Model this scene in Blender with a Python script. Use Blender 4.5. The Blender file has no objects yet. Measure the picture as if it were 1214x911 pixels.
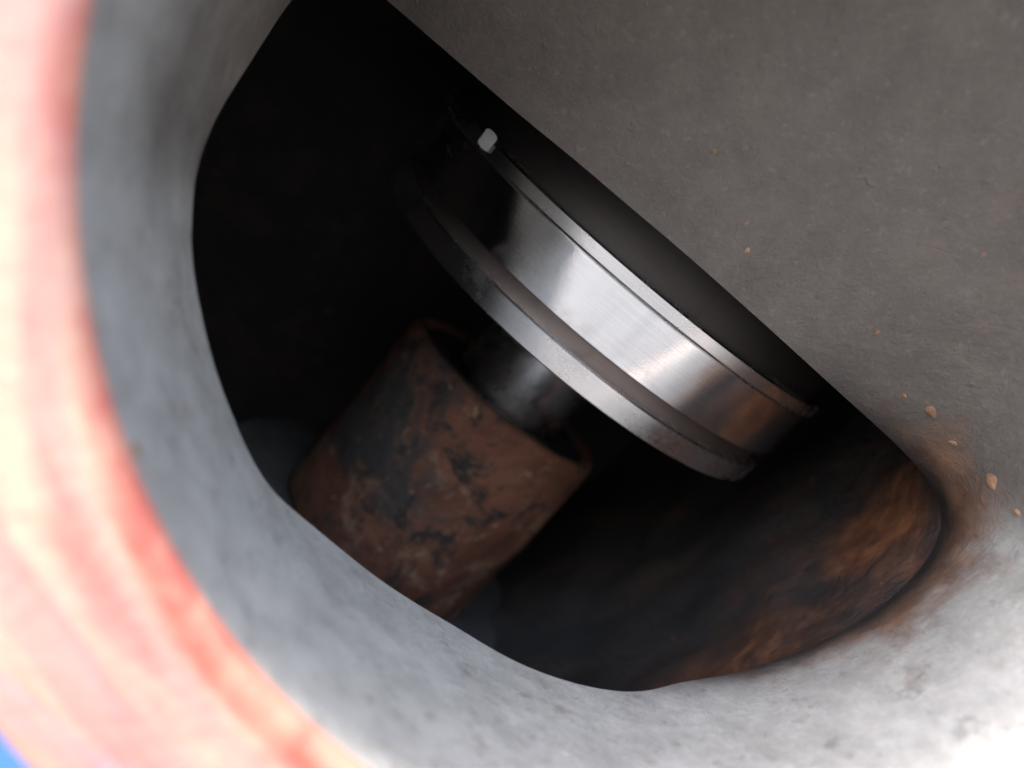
import bpy, math, random
from mathutils import Vector, noise
from mathutils.bvhtree import BVHTree

# ------------------------------------------------------------------ camera, light, exposure
S = 0.1                      # bore radius in metres; the layout below is in bore radii
CAM_H = 0.70                 # camera height above the ground
PITCH = math.radians(-12)    # below the horizon; negative: the camera looks up into the bore
FX, CX, CY = 950.0, 607.0, 455.5
RIGHT = Vector((1, 0, 0))
FWD = Vector((0, math.cos(PITCH), -math.sin(PITCH)))
UP = Vector((0, math.sin(PITCH), math.cos(PITCH)))
EYE = Vector((0, 0, CAM_H))

def dirw(v):                 # (right, down, forward) -> world direction
    return RIGHT * v[0] - UP * v[1] + FWD * v[2]
def W(v):                    # (right, down, forward) in bore radii -> world point
    return EYE + dirw(v) * S

scene = bpy.context.scene
cam_data = bpy.data.cameras.new('camera')
cam = bpy.data.objects.new('camera', cam_data)
scene.collection.objects.link(cam)
cam.location = EYE
cam.rotation_euler = (math.pi / 2 - PITCH, 0, 0)
cam_data.sensor_width = 36
cam_data.lens = 36 * FX / 1214
cam_data.clip_start = 0.003
cam_data.clip_end = 500
cam_data.dof.use_dof = True
cam_data.dof.focus_distance = 0.192
cam_data.dof.aperture_fstop = 6.4
scene.camera = cam

D = Vector((-.17, -.20, 1)).normalized()          # bore axis, into the housing
C0 = Vector((.48683, -.18192, 1.07077))           # centre of the bore's open end
A = Vector((.6213, -.7208, -.3073)).normalized()  # shaft axis
DC = Vector((.0808 * 2.85, -.0840 * 2.85, 2.85))  # centre of the disc's first edge

SUN_LIFT = math.radians(2.7)
su = Vector((-.30, -1, 0)); su = (su - su.dot(D) * D).normalized()
sun_dir = dirw(su * math.cos(SUN_LIFT) - D * math.sin(SUN_LIFT)).normalized()
sun_el = math.asin(sun_dir.z); sun_az = math.atan2(sun_dir.x, sun_dir.y)

world = bpy.data.worlds.new('World'); scene.world = world
world.use_nodes = True
wn = world.node_tree.nodes; wl = world.node_tree.links
sky = wn.new('ShaderNodeTexSky'); sky.sky_type = 'NISHITA'; sky.sun_disc = False
sky.dust_density = 3.2; sky.ozone_density = 1.0; sky.sun_elevation = sun_el; sky.sun_rotation = sun_az
wl.new(sky.outputs[0], wn['Background'].inputs['Color'])
wn['Background'].inputs['Strength'].default_value = 0.14
ld = bpy.data.lights.new('sun', 'SUN'); ld.energy = 2.0; ld.angle = math.radians(6); ld.color = (1, .97, .93)
sun = bpy.data.objects.new('sun', ld); scene.collection.objects.link(sun)
sun.rotation_euler = sun_dir.to_track_quat('Z', 'Y').to_euler(); sun.location = (0, 0, 3)
vs = scene.view_settings
vs.view_transform = 'Standard'; vs.look = 'None'; vs.gamma = 1; vs.use_curve_mapping = False
vs.exposure = 2.42

# ------------------------------------------------------------------ helpers
random.seed(4)
def tag(o, label=None, cat=None, kind=None, group=None):
    for k, v in (('label', label), ('category', cat), ('kind', kind), ('group', group)):
        if v: o[k] = v
    return o
def empty(name, loc, label, cat):
    o = bpy.data.objects.new(name, None); scene.collection.objects.link(o)
    o.location = loc; o.empty_display_size = .02
    return tag(o, label, cat)
def origin(o):
    v = Vector((0, 0, 0))
    while o: v += o.location; o = o.parent
    return v
def mesh(name, verts, faces, mat, parent=None, smooth=True, attr=None, sharp=None):
    off = origin(parent) if parent else Vector((0, 0, 0))
    me = bpy.data.meshes.new(name)
    me.from_pydata([tuple(v - off) for v in verts], [], faces)
    me.validate(); me.update()
    if smooth: me.polygons.foreach_set('use_smooth', [True] * len(me.polygons))
    if sharp: me.set_sharp_from_angle(angle=math.radians(sharp))
    if attr:
        for k, vals in attr.items():
            a = me.attributes.new(k, 'FLOAT', 'POINT'); a.data.foreach_set('value', vals)
    me.materials.append(mat)
    o = bpy.data.objects.new(name, me); scene.collection.objects.link(o)
    if parent: o.parent = parent
    return o
def grid_faces(nr, nc, closed=True):
    f = []
    for r in range(nr - 1):
        for c in range(nc if closed else nc - 1):
            c2 = (c + 1) % nc
            f.append((r * nc + c, r * nc + c2, (r + 1) * nc + c2, (r + 1) * nc + c))
    return f
def frame(ax):
    t = Vector((0, 0, -1)); c = (t - t.dot(ax) * ax).normalized()
    return c, ax.cross(c)
def lathe(name, centre, ax, prof, mat, parent, n=128, wob=0, sharp=35, cap0=False, cap1=False, wseed=0):
    """prof: list of (t along axis, radius) in bore radii"""
    c, e = frame(ax); vs_, fs = [], []
    for t, r in prof:
        for k in range(n):
            a = 2 * math.pi * k / n
            rr = r
            if wob:
                rr += wob * noise.noise(Vector((math.cos(a) * 2.2 + wseed, math.sin(a) * 2.2, t * 5))) \
                    + wob * .5 * noise.noise(Vector((math.cos(a) * 7, math.sin(a) * 7 + wseed, t * 16)))
            vs_.append(W(centre + ax * t + (c * math.cos(a) + e * math.sin(a)) * rr))
    fs = grid_faces(len(prof), n)
    if cap0: fs.append(tuple(range(n - 1, -1, -1)))
    if cap1: fs.append(tuple(range((len(prof) - 1) * n, len(prof) * n)))
    ring = {'ring_x': [], 'ring_y': [], 'ring_r': [], 'paint': []}
    for t, r in prof:
        for k in range(n):
            a = 2 * math.pi * k / n
            low = max(0., (c * math.cos(a) + e * math.sin(a)).y)  # red band narrows upward: overexposure at the top put into the mask
            ring['paint'].append(max(-1., 1.008 + .092 * low - r)); ring['ring_x'].append(math.cos(a)); ring['ring_y'].append(math.sin(a)); ring['ring_r'].append(r * 5 + t * 5)
    return mesh(name, vs_, fs, mat, parent, sharp=sharp, attr=ring if mat.name.startswith('sun_faded') or 'steel' in mat.name else None)
def box(name, lo, hi, mat, parent=None, bev=.004):
    import bmesh
    bm = bmesh.new(); bmesh.ops.create_cube(bm, size=1)
    for v in bm.verts:
        v.co = Vector([lo[i] + (v.co[i] + .5) * (hi[i] - lo[i]) for i in range(3)])
    bmesh.ops.bevel(bm, geom=bm.edges[:], offset=bev, segments=2, affect='EDGES', profile=.5)
    vv = [v.co.copy() for v in bm.verts]; bm.verts.index_update()
    ff = [tuple(v.index for v in f.verts) for f in bm.faces]; bm.free()
    return mesh(name, vv, ff, mat, parent, sharp=40)

# ------------------------------------------------------------------ materials
class Mat:
    def __init__(s, name):
        s.m = bpy.data.materials.new(name); s.m.use_nodes = True
        s.n = s.m.node_tree.nodes; s.l = s.m.node_tree.links
        s.b = s.n['Principled BSDF']; s.tc = s.n.new('ShaderNodeTexCoord').outputs['Object']
    def noise(s, scale, detail=6, rough=.6, dist=0, vec=None):
        t = s.n.new('ShaderNodeTexNoise'); t.inputs['Scale'].default_value = scale
        t.inputs['Detail'].default_value = detail; t.inputs['Roughness'].default_value = rough
        t.inputs['Distortion'].default_value = dist
        s.l.new(vec or s.tc, t.inputs['Vector']); return t.outputs['Fac']
    def shift(s, v):
        t = s.n.new('ShaderNodeMapping'); t.inputs['Location'].default_value = v
        s.l.new(s.tc, t.inputs['Vector']); return t.outputs[0]
    def vshift(s, vec, v):
        t = s.n.new('ShaderNodeMapping'); t.inputs['Location'].default_value = v
        s.l.new(vec, t.inputs['Vector']); return t.outputs[0]
    def ramp(s, fac, a, b):
        t = s.n.new('ShaderNodeMapRange'); t.interpolation_type = 'SMOOTHSTEP'
        t.inputs['From Min'].default_value = a; t.inputs['From Max'].default_value = b
        s.l.new(fac, t.inputs['Value']); return t.outputs[0]
    def math(s, op, a, b):
        t = s.n.new('ShaderNodeMath'); t.operation = op; t.use_clamp = op != 'SUBTRACT'
        for i, x in enumerate((a, b)):
            if isinstance(x, (int, float)): t.inputs[i].default_value = x
            else: s.l.new(x, t.inputs[i])
        return t.outputs[0]
    def mix(s, fac, a, b):
        t = s.n.new('ShaderNodeMix'); t.data_type = 'RGBA'
        if isinstance(fac, (int, float)): t.inputs['Factor'].default_value = fac
        else: s.l.new(fac, t.inputs['Factor'])
        for key, x in (('A', a), ('B', b)):
            sock = [i for i in t.inputs if i.name == key and i.type == 'RGBA'][0]
            if isinstance(x, tuple): sock.default_value = (*x, 1)
            else: s.l.new(x, sock)
        return [o for o in t.outputs if o.type == 'RGBA'][0]
    def attr(s, name):
        t = s.n.new('ShaderNodeAttribute'); t.attribute_name = name; return t.outputs['Fac']
    def set(s, base=None, rough=None, metal=None, spec=None):
        for key, x in (('Base Color', base), ('Roughness', rough), ('Metallic', metal), ('Specular IOR Level', spec)):
            if x is None: continue
            if isinstance(x, tuple): s.b.inputs[key].default_value = (*x, 1)
            elif isinstance(x, (int, float)): s.b.inputs[key].default_value = x
            else: s.l.new(x, s.b.inputs[key])
        return s
    def bump(s, h, dist, strength=1.0, prev=None):
        t = s.n.new('ShaderNodeBump'); t.inputs['Distance'].default_value = dist
        t.inputs['Strength'].default_value = strength
        s.l.new(h, t.inputs['Height'])
        if prev: s.l.new(prev, t.inputs['Normal'])
        s.l.new(t.outputs[0], s.b.inputs['Normal']); return t.outputs[0]

RUST = (.17, .085, .052); RUST_O = (.29, .15, .085)
def casting(name, light=(.52, .50, .465), dark=(.32, .303, .275)):
    m = Mat(name)
    c = m.mix(m.ramp(m.noise(85, 9, .80), .28, .74), dark, light)
    c = m.mix(m.math('MULTIPLY', m.ramp(m.noise(260, 3, .55, 0, m.shift((8, 8, 3))), .60, .74), .35), c, (.62, .60, .57))
    c = m.mix(m.math('MULTIPLY', m.ramp(m.noise(230, 4, .6, 0, m.shift((2, 9, 5))), .58, .72), .40), c, (.10, .092, .085))
    # unmachined web keeps a brown-black casting skin
    skin = m.mix(m.ramp(m.noise(70, 9, .80), .25, .78), (.104, .087, .074), (.160, .136, .116))
    sk = m.math('ADD', m.attr('skin'), m.math('SUBTRACT', m.math('MULTIPLY', m.noise(45, 8, .75), .6), .3))
    c = m.mix(m.ramp(sk, .15, .85), c, skin)
    c = m.mix(m.math('MULTIPLY', m.ramp(m.noise(420, 5, .75), .54, .74), .22), c, (.36, .33, .30))
    c = m.mix(m.math('MULTIPLY', m.ramp(m.noise(75, 6, .7, 0, m.shift((3, 1, 2))), .56, .72), .5), c, (.17, .125, .095))
    # rust blooms along worn edges (attribute) broken up by noise
    k = m.math('ADD', m.attr('rust'), m.math('SUBTRACT', m.noise(60, 8, .7, .3, m.shift((7, 0, 1))), .5))
    c = m.mix(m.ramp(k, .42, .85), c, m.mix(m.ramp(m.noise(130, 5), .4, .62), RUST, RUST_O))
    ok = m.math('ADD', m.attr('mouth_shade'), m.math('SUBTRACT', m.math('MULTIPLY', m.noise(55, 8, .75, .2, m.shift((4, 2, 6))), .5), .25))  # shade of the rounded mouth edge, put into the colour as an oily dark
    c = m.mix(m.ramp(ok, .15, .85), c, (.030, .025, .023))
    # small loose rust specks
    c = m.mix(m.ramp(m.noise(210, 3, .5, 0, m.shift((1, 5, 9))), .735, .79), c, RUST_O)
    m.set(c, m.mix(m.noise(90, 5), (.42,) * 3, (.72,) * 3), 0, .5)
    b = m.bump(m.noise(650, 7, .75), .0010, .6)
    b = m.bump(m.noise(170, 8, .75, .1), .0013, .5, b)
    m.bump(m.ramp(m.noise(180, 3, .6, 0, m.shift((2, 2, 2))), .66, .80), .0008, .45, b)
    return m.m
M_BORE = casting('scaled_grey_cast_iron')

def chamber_mat():
    m = Mat('oil_dark_rusty_iron')
    c = m.mix(m.ramp(m.noise(38, 7, .65), .4, .7), (.034, .033, .034), (.065, .046, .038))
    k = m.math('ADD', m.attr('rust'), m.math('SUBTRACT', m.noise(80, 9, .75, .3), .5))
    c = m.mix(m.ramp(k, .28, 1.0), c, m.mix(m.ramp(m.noise(120, 8, .7), .34, .68), (.11, .045, .026), (.34, .14, .065)))
    c = m.mix(m.ramp(m.noise(260, 3, .5, 0, m.shift((4, 4, 1))), .72, .76), c, (.30, .17, .09))
    m.set(c, .62, 0, .4)
    b = m.bump(m.noise(300, 6, .7), .001, .6); m.bump(m.noise(70, 6, .65, .4), .003, .7, b)
    return m.m
M_CHAMBER = chamber_mat()

def red_paint():
    m = Mat('sun_faded_red_paint')
    cb = m.n.new('ShaderNodeCombineXYZ')                  # streaks run round the flange
    for i, k in enumerate(('ring_x', 'ring_y', 'ring_r')): m.l.new(m.attr(k), cb.inputs[i])
    v = cb.outputs[0]
    band = m.math('SUBTRACT', m.math('ADD', m.attr('paint'), m.math('MULTIPLY', m.noise(2.6, 6, .65, .4, m.vshift(v, (4, 4, 4))), .10)), .05)
    c = m.mix(m.ramp(m.noise(2.2, 5, .6, .3, v), .38, .62), (.67, .26, .21), (.72, .38, .31))
    c = m.mix(m.ramp(m.noise(1.7, 6, .6, .5, m.vshift(v, (2, 7, 1))), .46, .66), c, (.79, .54, .37))
    c = m.mix(m.ramp(m.noise(1.3, 5, .6, .5, m.vshift(v, (9, 3, 4))), .52, .68), c, (.54, .40, .52))
    c = m.mix(m.ramp(band, -.012, .03), c, m.mix(m.ramp(m.noise(90, 5), .4, .6), (.60, .155, .11), (.70, .28, .19)))
    m.set(c, .45, 0, .5)
    b = m.bump(m.noise(50, 5), .0012, .35); m.bump(m.noise(300, 5, .7), .0008, .4, b)
    return m.m
M_RED = red_paint()

def steel(name, col, r0, r1, scale=900, metal=1.0):
    m = Mat(name)
    cb = m.n.new('ShaderNodeCombineXYZ')                  # turning marks run round the axis
    for i, k in enumerate(('ring_x', 'ring_y', 'ring_r')): m.l.new(m.attr(k), cb.inputs[i])
    mp = m.n.new('ShaderNodeMapping'); mp.inputs['Scale'].default_value = (3, 3, 60)
    m.l.new(cb.outputs[0], mp.inputs['Vector'])
    marks = m.noise(1.0, 5, .65, 0, mp.outputs[0])
    film = m.ramp(m.noise(30, 8, .72, .6), .48, .70)      # smears of old grease
    c = m.mix(m.ramp(marks, .3, .7), tuple(x * .86 for x in col), col)
    c = m.mix(m.math('MULTIPLY', film, .55), c, tuple(x * y for x, y in zip(col, (.48, .42, .36))))
    r = m.mix(marks, (r0,) * 3, (r1,) * 3)
    m.set(c, m.mix(film, r, (r1 + .16,) * 3), metal)
    b = m.bump(marks, .0002, .07)
    m.bump(m.noise(scale, 4, .6), .0002, .08, b)
    return m.m
M_MIRROR = steel('polished_steel', (.93, .93, .93), .09, .15)
M_BAND = steel('turned_steel', (.82, .81, .80), .20, .30)
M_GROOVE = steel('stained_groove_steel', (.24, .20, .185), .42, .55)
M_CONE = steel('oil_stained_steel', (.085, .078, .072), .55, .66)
M_SHAFT = steel('ground_shaft_steel', (.92, .92, .93), .22, .30)

def sleeve_mat():
    m = Mat('rusted_brown_iron')
    c = m.mix(m.ramp(m.noise(26, 8, .7, .4), .36, .64), (.115, .043, .028), (.215, .095, .058))
    c = m.mix(m.ramp(m.noise(55, 8, .72, .3, m.shift((5, 1, 3))), .50, .68), c, (.31, .195, .13))
    c = m.mix(m.ramp(m.noise(17, 9, .66, .5, m.shift((1, 8, 2))), .46, .56), c, (.058, .054, .053))
    c = m.mix(m.ramp(m.noise(75, 9, .76, .6, m.shift((3, 3, 7))), .50, .61), c, (.038, .032, .031))
    c = m.mix(m.math('MULTIPLY', m.ramp(m.noise(180, 5, .6, .2, m.shift((6, 2, 8))), .60, .70), .7), c, (.34, .21, .12))
    m.set(c, .72, 0, .35)
    b = m.bump(m.noise(350, 6, .7), .0009, .6); m.bump(m.noise(80, 7, .7, .5), .0022, .6, b)
    return m.m
M_SLEEVE = sleeve_mat()

def simple(name, a, b, rough, scale=40, bump=.0015, spec=.5):
    m = Mat(name); m.set(m.mix(m.ramp(m.noise(scale, 6), .35, .65), a, b), rough, 0, spec)
    m.bump(m.noise(scale * 5, 5, .65), bump, .6); return m.m
M_BASEFL = simple('dull_grey_iron', (.045, .045, .046), (.085, .085, .086), .7, spec=.25)
M_INNER_SHADE = simple('sleeve_shade_black', (.012, .012, .013), (.03, .03, .03), .6, 200, .0008)  # near-black that stands for shade inside the sleeve
M_GROUND = simple('grey_gravelly_earth', (.085, .083, .080), (.14, .137, .132), .9, 6, .004)
M_BLUE = simple('blue_enamel', (.02, .085, .34), (.03, .11, .42), .35, 18, .0006)
M_WHITE = simple('matte_white', (.72, .72, .70), (.82, .82, .80), .8, 300, .0003)
M_FLAKE = simple('orange_rust_scale', (.22, .12, .065), (.36, .21, .12), .9, 400, .0006)

# ------------------------------------------------------------------ ground and skid
G = 40
tag(mesh('ground', [Vector((x, y, 0)) for x, y in ((-G, -G), (G, -G), (G, G), (-G, G))], [(0, 1, 2, 3)], M_GROUND), kind='structure')

# ------------------------------------------------------------------ housing
AXB = C0 + D * 3.1
base = W(C0 + D * 1.9); base.z -= .30
housing = empty('valve_housing', base, 'red painted cast iron housing with deep grey bore open towards viewer', 'housing')
bu = Vector((1, 0, 0)); bu = (bu - bu.dot(D) * D).normalized()       # image right in the bore plane
bv = D.cross(bu)                                                    # image down
if bv.y < 0: bv = -bv
def ang(P):
    q = P - C0; return math.atan2(q.dot(bv), q.dot(bu))
def cyl(phi, depth, r=1.0):
    return C0 + D * depth + (bu * math.cos(phi) + bv * math.sin(phi)) * r
def on_bore(x, y):
    ray = Vector(((x - CX) / FX, (y - CY) / FX, 1))
    a = ray - ray.dot(D) * D; b = -C0 + C0.dot(D) * D
    aa, bb, cc = a.dot(a), 2 * a.dot(b), b.dot(b) - 1
    return ray * ((-bb + math.sqrt(bb * bb - 4 * aa * cc)) / (2 * aa))
def at_depth(x, y, z):
    return Vector(((x - CX) / FX * z, (y - CY) / FX * z, z))

# The inner mouth: round where the bore simply ends, cut by a sloping web on its upper side.
lip_px = [(228, 250), (226, 300), (236, 360), (252, 430), (278, 500), (312, 572), (352, 608), (400, 648), (450, 688), (500, 720),
          (540, 743), (580, 768), (620, 789), (660, 804), (700, 814), (740, 818), (775, 814), (805, 802), (855, 792), (915, 772),
          (985, 737), (1045, 695), (1087, 650), (1106, 605)]
web_px = [(1092, 560, 2.03), (1050, 515, 2.00), (1000, 470, 1.96), (940, 415, 1.92), (870, 352, 1.88), (800, 290, 1.86),
          (740, 240, 1.86), (680, 188, 1.87), (620, 140, 1.88), (560, 88, 1.90), (510, 45, 1.91), (465, 6, 1.91), (428, -24, 1.89),
          (388, -32, 1.86), (352, -10, 1.82), (320, 38, 1.76), (288, 88, 1.69), (261, 130, 1.62), (242, 172, 1.56), (231, 212, 1.53)]
pts = [on_bore(*p) for p in lip_px] + [at_depth(*p) for p in web_px]
phis = []
for i, p in enumerate(lip_px): phis.append(ang(pts[i]))
for i in range(1, len(phis)):
    while phis[i] > phis[i - 1]: phis[i] -= 2 * math.pi
phi_end = phis[0] - 2 * math.pi
seg = [pts[len(lip_px) - 1]] + pts[len(lip_px):] + [pts[0]]
cum = [0]
for i in range(1, len(seg)): cum.append(cum[-1] + (seg[i] - seg[i - 1]).length)
for i in range(1, len(seg) - 1):
    phis.append(phis[len(lip_px) - 1] + (phi_end - phis[len(lip_px) - 1]) * cum[i] / cum[-1])
def catmull(vals, i, t, wrap):
    n = len(vals)
    def g(k):
        v = vals[k % n]
        return v + wrap * (k // n) if wrap is not None else v
    p0, p1, p2, p3 = g(i - 1), g(i), g(i + 1), g(i + 2)
    return .5 * ((2 * p1) + (p2 - p0) * t + (2 * p0 - 5 * p1 + 4 * p2 - p3) * t * t + (3 * p1 - p0 - 3 * p2 + p3) * t ** 3)
SUBD = 6
mouth, mphi, web = [], [], []
nl = len(lip_px); n = len(pts)
isweb = [0.0] * nl + [1.0] * (n - nl)
for i in range(n):
    for k in range(SUBD):
        t = k / SUBD
        mouth.append(catmull(pts, i, t, None)); mphi.append(catmull(phis, i, t, -2 * math.pi))
        web.append(isweb[i] * (1 - t) + isweb[(i + 1) % n] * t)
NC = len(mouth)
def smooth(vals, it):
    for _ in range(it):
        vals = [(vals[i - 1] + 2 * vals[i] + vals[(i + 1) % NC]) / 4 for i in range(NC)]
    return vals
web = smooth(web, 40)
mouth = smooth(mouth, 14)
def deg(p): return math.degrees(p) % 360
def bell(x, c, w):
    d = abs((x - c + 180) % 360 - 180); return max(0., 1 - (d / w) ** 2) ** 2 if d < w else 0.
soft = smooth([bell(deg(p), 48, 62) for p in mphi], 10)              # where the mouth's edge is rounded

for c in range(NC):
    q = mouth[c] - C0; q = q - q.dot(D) * D
    mouth[c] = mouth[c] - q.normalized() * .17 * soft[c]
NR = 44
bv_, rust, skin, mouth_shade = [], [], [], []
for r in range(NR):
    t = r / (NR - 1)
    for c in range(NC):
        p0 = cyl(mphi[c], .03); p3 = mouth[c]; dep = (p3 - C0).dot(D)
        p1 = cyl(mphi[c], .03 + dep * .40)
        line = p0.lerp(p3, t)
        p2 = p0.lerp(p3, .70) + D * .10
        u = 1 - t
        bez = p0 * u ** 3 + p1 * 3 * u * u * t + p2 * 3 * u * t * t + p3 * t ** 3
        P = line.lerp(bez, web[c])
        rad = (P - C0) - (P - C0).dot(D) * D
        edge = min(1., (1 - t) * 6) * min(1, t * 6)
        nz = .006 * noise.noise(P * 2.6) + .003 * noise.noise(P * 8.3)
        P = P + rad.normalized() * nz * edge
        # rounded shoulder on the lower right, turning out into the chamber
        sh = soft[c] * max(0., (t - .30) / .70) ** 1.5
        P = P + rad.normalized() * .22 * sh
        bv_.append(W(P))
        mouth_shade.append(soft[c] ** .5 * max(0., min(1., (t - .66) / .34)) ** 1.6)  # painted shade, deepening towards the rounded part of the mouth
        skin.append(max(0., min(1., web[c] * min(1., t * 2.2) * (1 - .45 * bell(deg(mphi[c]), 215, 60)))))
        rust.append(max(0., min(1., soft[c] * 1.05 * max(0., (t - .15) / .85) ** 1.2 + .45 * bell(deg(mphi[c]), 215, 50) * min(1., t * 1.5))))
bore = mesh('bore_wall', bv_, grid_faces(NR, NC), M_BORE, housing, attr={'rust': rust, 'skin': skin, 'mouth_shade': mouth_shade})

# chamber behind the mouth
NK = 40
W_STAIN = at_depth(770, 720, 2.2)
W_PATCH = at_depth(1030, 608, 2.35)
cv, cr = [], []
for k in range(NK):
    t = k / (NK - 1)
    for c in range(NC):
        last = Vector(bv_[(NR - 1) * NC + c])
        q = last - EYE; m3 = Vector((q.dot(RIGHT), -q.dot(UP), q.dot(FWD))) / S
        dep = (m3 - C0).dot(D)
        s_ = soft[c]
        rho = 1.60 * (1 - s_) + 1.26 * s_
        deep = 2.95
        dd = dep + (deep - dep) * (t ** (1.25 - .25 * s_))
        mr = m3 - C0 - D * dep
        tgt = (bu * math.cos(mphi[c]) + bv * math.sin(mphi[c])) * rho
        w_under = min(1., t * 9) ** .8
        w_soft = 1 - (1 - min(1., t * 1.7)) ** 1.6
        w = w_under * (1 - s_) + w_soft * s_
        P = C0 + D * dd + mr.lerp(tgt, w)
        amp = min(1, t * 5)
        P += tgt.normalized() * amp * (.05 * noise.noise(P * 2.3) + .02 * noise.noise(P * 7))
        cv.append(W(P))
        pp = P - W_PATCH
        cr.append(min(1., .06 + s_ * .46 * (1 - t) + .66 * max(0., 1 - (pp.length / .24) ** 2) + .62 * max(0., 1 - ((P - W_STAIN).length / .50) ** 2)))
cv.append(W(C0 + D * 3.0)); cr.append(.1)
cf = grid_faces(NK, NC) + [((NK - 1) * NC + c, (NK - 1) * NC + (c + 1) % NC, NK * NC) for c in range(NC)]
chamber = mesh('inner_chamber', cv, cf, M_CHAMBER, housing, attr={'rust': cr})

# red rim chamfer, flange face, flange edge and the outside of the casting
prof_face = [(.0015, 1.024), (0, 1.034), (0, 1.045), (0, 1.06), (0, 1.075), (0, 1.09), (0, 1.105), (0, 1.12), (0, 1.15), (0, 1.20), (0, 1.275), (.006, 1.295), (.025, 1.305)]
lathe('flange_face', C0, D, prof_face, M_RED, housing, n=160, sharp=80)
lathe('rim_chamfer', C0, D, [(.03, 1.0), (.014, 1.004), (.005, 1.012), (.0015, 1.024)], M_RED, housing, n=160, sharp=80)
lathe('flange_edge', C0, D, [(.026, 1.304), (.22, 1.304), (.24, 1.29), (.24, 1.14)], M_BASEFL, housing, n=128)
lathe('neck', C0, D, [(.241, 1.14), (.50, 1.14), (.60, 1.22), (.66, 1.45), (.70, 1.62), (.80, 1.68)], M_RED, housing, n=96, sharp=60)
lathe('barrel', C0, D, [(.801, 1.68), (3.7, 1.68), (3.88, 1.60), (3.96, 1.40), (3.98, .01)], M_RED, housing, n=96, sharp=60)

# ------------------------------------------------------------------ shaft and disc
R1 = .7916
ro = W(DC + A * -1.2)
rotor = empty('shaft_and_disc', ro, 'polished steel disc with grooved rim on a shaft coming out of rusty sleeve', 'rotor')
lathe('shaft', DC, A, [(-1.45, .225), (-.02, .225), (.02, .225)], M_SHAFT, rotor, n=96)
lathe('shaft_end', DC, A, [(.50, .22), (.82, .22)], M_SHAFT, rotor, n=64)
disc = lathe('disc', DC, A, [(.121, .60), (.121, R1 - .010), (.127, R1), (.29, R1), (.294, R1 - .006)], M_MIRROR, rotor, n=256)
lathe('front_band', DC, A, [(0, .227), (0, R1 - .006), (.005, R1), (.070, R1), (.075, R1 - .006), (.076, R1 - .033)], M_BAND, disc, n=256)
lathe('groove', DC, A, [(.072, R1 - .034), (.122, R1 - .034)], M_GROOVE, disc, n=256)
lathe('raised_ridge', DC, A, [(.295, R1 - .01), (.297, R1 + .012), (.302, R1 + .018), (.334, R1 + .018), (.340, R1 + .012), (.342, R1 - .02)], M_BAND, disc, n=256)
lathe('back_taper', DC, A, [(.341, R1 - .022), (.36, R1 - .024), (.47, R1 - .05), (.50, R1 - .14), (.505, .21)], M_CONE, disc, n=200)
# small white mark on the rim
c_, e_ = frame(A)
def rim_point(t, a, r): return DC + A * t + (c_ * math.cos(a) + e_ * math.sin(a)) * r
def rim_at_px(x, y, r):
    best = None
    for i in range(-100, 101):
        a = i / 100 * 1.7
        for j in range(0, 41):
            t = j / 40 * .36
            P = rim_point(t, a, r); dx = P.x / P.z * FX + CX - x; dy = P.y / P.z * FX + CY - y
            d = dx * dx + dy * dy
            if best is None or d < best[0]: best = (d, a, t)
    return best
_, da, dt = rim_at_px(580, 168, R1 + .02)
dv = []
for i in range(5):
    for j in range(7):
        aa = da + (j / 6 - .5) * .072; tt = dt + (i / 4 - .5) * (.052 - .012 * abs(j / 3 - 1) ** 3)
        dv.append(W(rim_point(tt, aa, R1 + .024)))
mesh('white_mark', dv, grid_faces(5, 7, False), M_WHITE, disc)

# ------------------------------------------------------------------ rusty sleeve
TS = -.372; RS = .424
AS = Vector((.645, -.745, -.195)).normalized()   # the sleeve sits a little askew on the shaft
SC = DC + A * TS - AS * TS + Vector((-.010, -.008, 0))
so = W(SC + AS * (TS - .75))
sleeve = empty('rusty_sleeve', so, 'rusty brown hollow sleeve around the shaft below polished disc', 'sleeve')
pr = [(TS - .77 + .038 * i, RS) for i in range(20)] + [(TS - .03, RS), (TS - .008, RS - .006), (TS, RS - .02), (TS, RS - .034),
      (TS - .010, RS - .044), (TS - .05, RS - .048), (TS - .25, RS - .05), (TS - .77, RS - .05)]
lathe('tube', SC, AS, pr, M_SLEEVE, sleeve, n=160, wob=.011, sharp=60)
lathe('inner_shade_ring', SC, AS, [(TS - .20, .250), (TS - .035, .250), (TS - .025, .260), (TS - .025, .362), (TS - .035, .370)], M_INNER_SHADE, sleeve, n=96)  # added black ring, standing for the darkness inside the sleeve
lathe('base_flange', SC, AS, [(TS - .97, .22), (TS - .97, .69), (TS - .96, .705), (TS - .80, .705), (TS - .785, .69), (TS - .782, .35)], M_BASEFL, sleeve, n=128)

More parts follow.
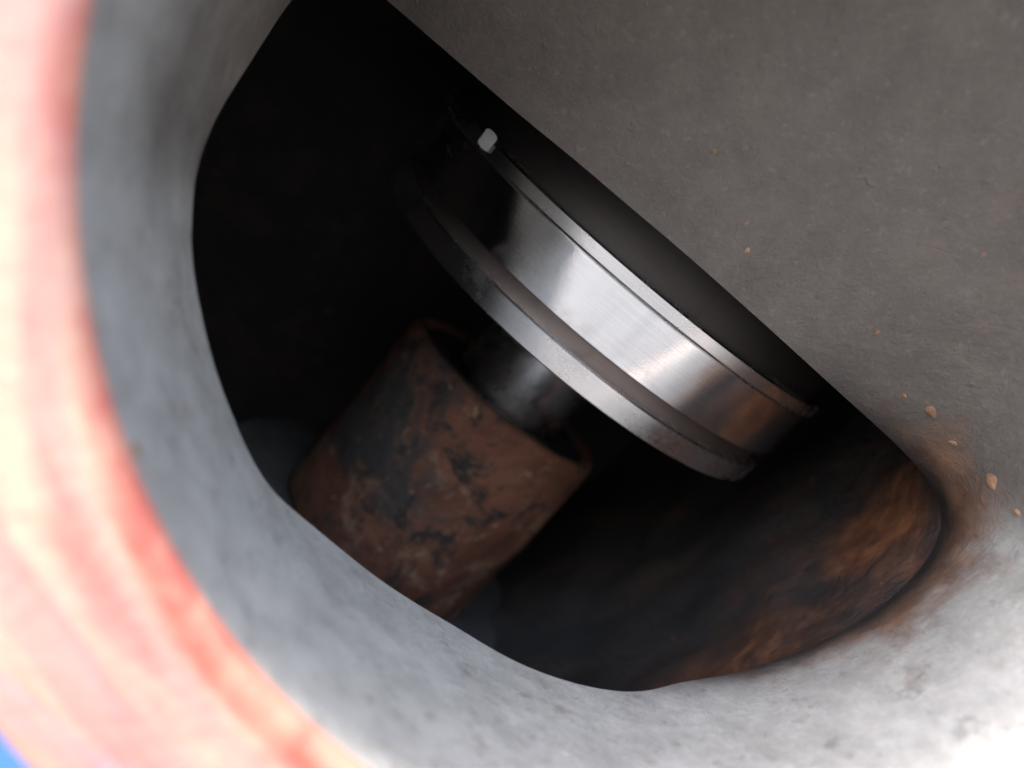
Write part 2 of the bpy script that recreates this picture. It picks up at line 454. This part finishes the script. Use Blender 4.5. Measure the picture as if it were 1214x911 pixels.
# ------------------------------------------------------------------ rust flakes stuck to the bore
bvh = BVHTree.FromPolygons([tuple(v) for v in bv_], [p for p in grid_faces(NR, NC)])
def flake(x, y, size, seed):
    d = dirw(((x - CX) / FX, (y - CY) / FX, 1)).normalized()
    hit, nrm, _, dist = bvh.ray_cast(EYE, d)
    if hit is None: return
    if nrm.dot(d) > 0: nrm = -nrm
    r = size * .5 / FX * dist
    t1 = nrm.orthogonal().normalized(); t2 = nrm.cross(t1)
    v_, nn = [], 10
    for ring, h in ((1, -.05), (.75, .18), (.35, .30)):
        for k in range(nn):
            a = 2 * math.pi * k / nn
            rr = r * ring * (1 + .55 * noise.noise(Vector((math.cos(a) * 1.3 + seed, math.sin(a) * 1.3, seed * 1.7))))
            v_.append(hit + (t1 * math.cos(a) * 1.2 + t2 * math.sin(a) * .8) * rr + nrm * h * r)
    v_.append(hit + nrm * .32 * r)
    f_ = grid_faces(3, nn) + [(2 * nn + k, 2 * nn + (k + 1) % nn, 3 * nn) for k in range(nn)]
    mesh('rust_flake', v_, f_, M_FLAKE, bore)
for i, (x, y, s_) in enumerate([(1103, 488, 15), (1130, 526, 9), (1174, 570, 17), (886, 297, 7), (1206, 608, 9), (1072, 470, 6),
                                (160, 533, 20), (1010, 640, 6), (846, 180, 6), (1040, 395, 6)]):
    flake(x, y, s_, i * 3.7 + 1)

# ------------------------------------------------------------------ blue stand carrying the housing
bc = W(C0 + D * 3.35)
stand = empty('support_stand', (bc.x, bc.y, 0), 'blue painted steel stand behind the red flange edge', 'stand')
sz = bc.z - .30
box('post', (-.31, bc.y - .04, 0), (-.178, bc.y + .06, CAM_H + .12), M_BLUE, stand, .008)
box('post', (.235, bc.y - .04, 0), (.37, bc.y + .06, CAM_H + .12), M_BLUE, stand, .008)
box('cross_beam', (-.179, bc.y - .035, sz - .08), (.236, bc.y + .04, sz), M_BLUE, stand)
box('saddle', (bc.x - .03, bc.y - .010, sz - .002), (bc.x + .03, bc.y + .010, bc.z - .196), M_BASEFL, housing, .002)
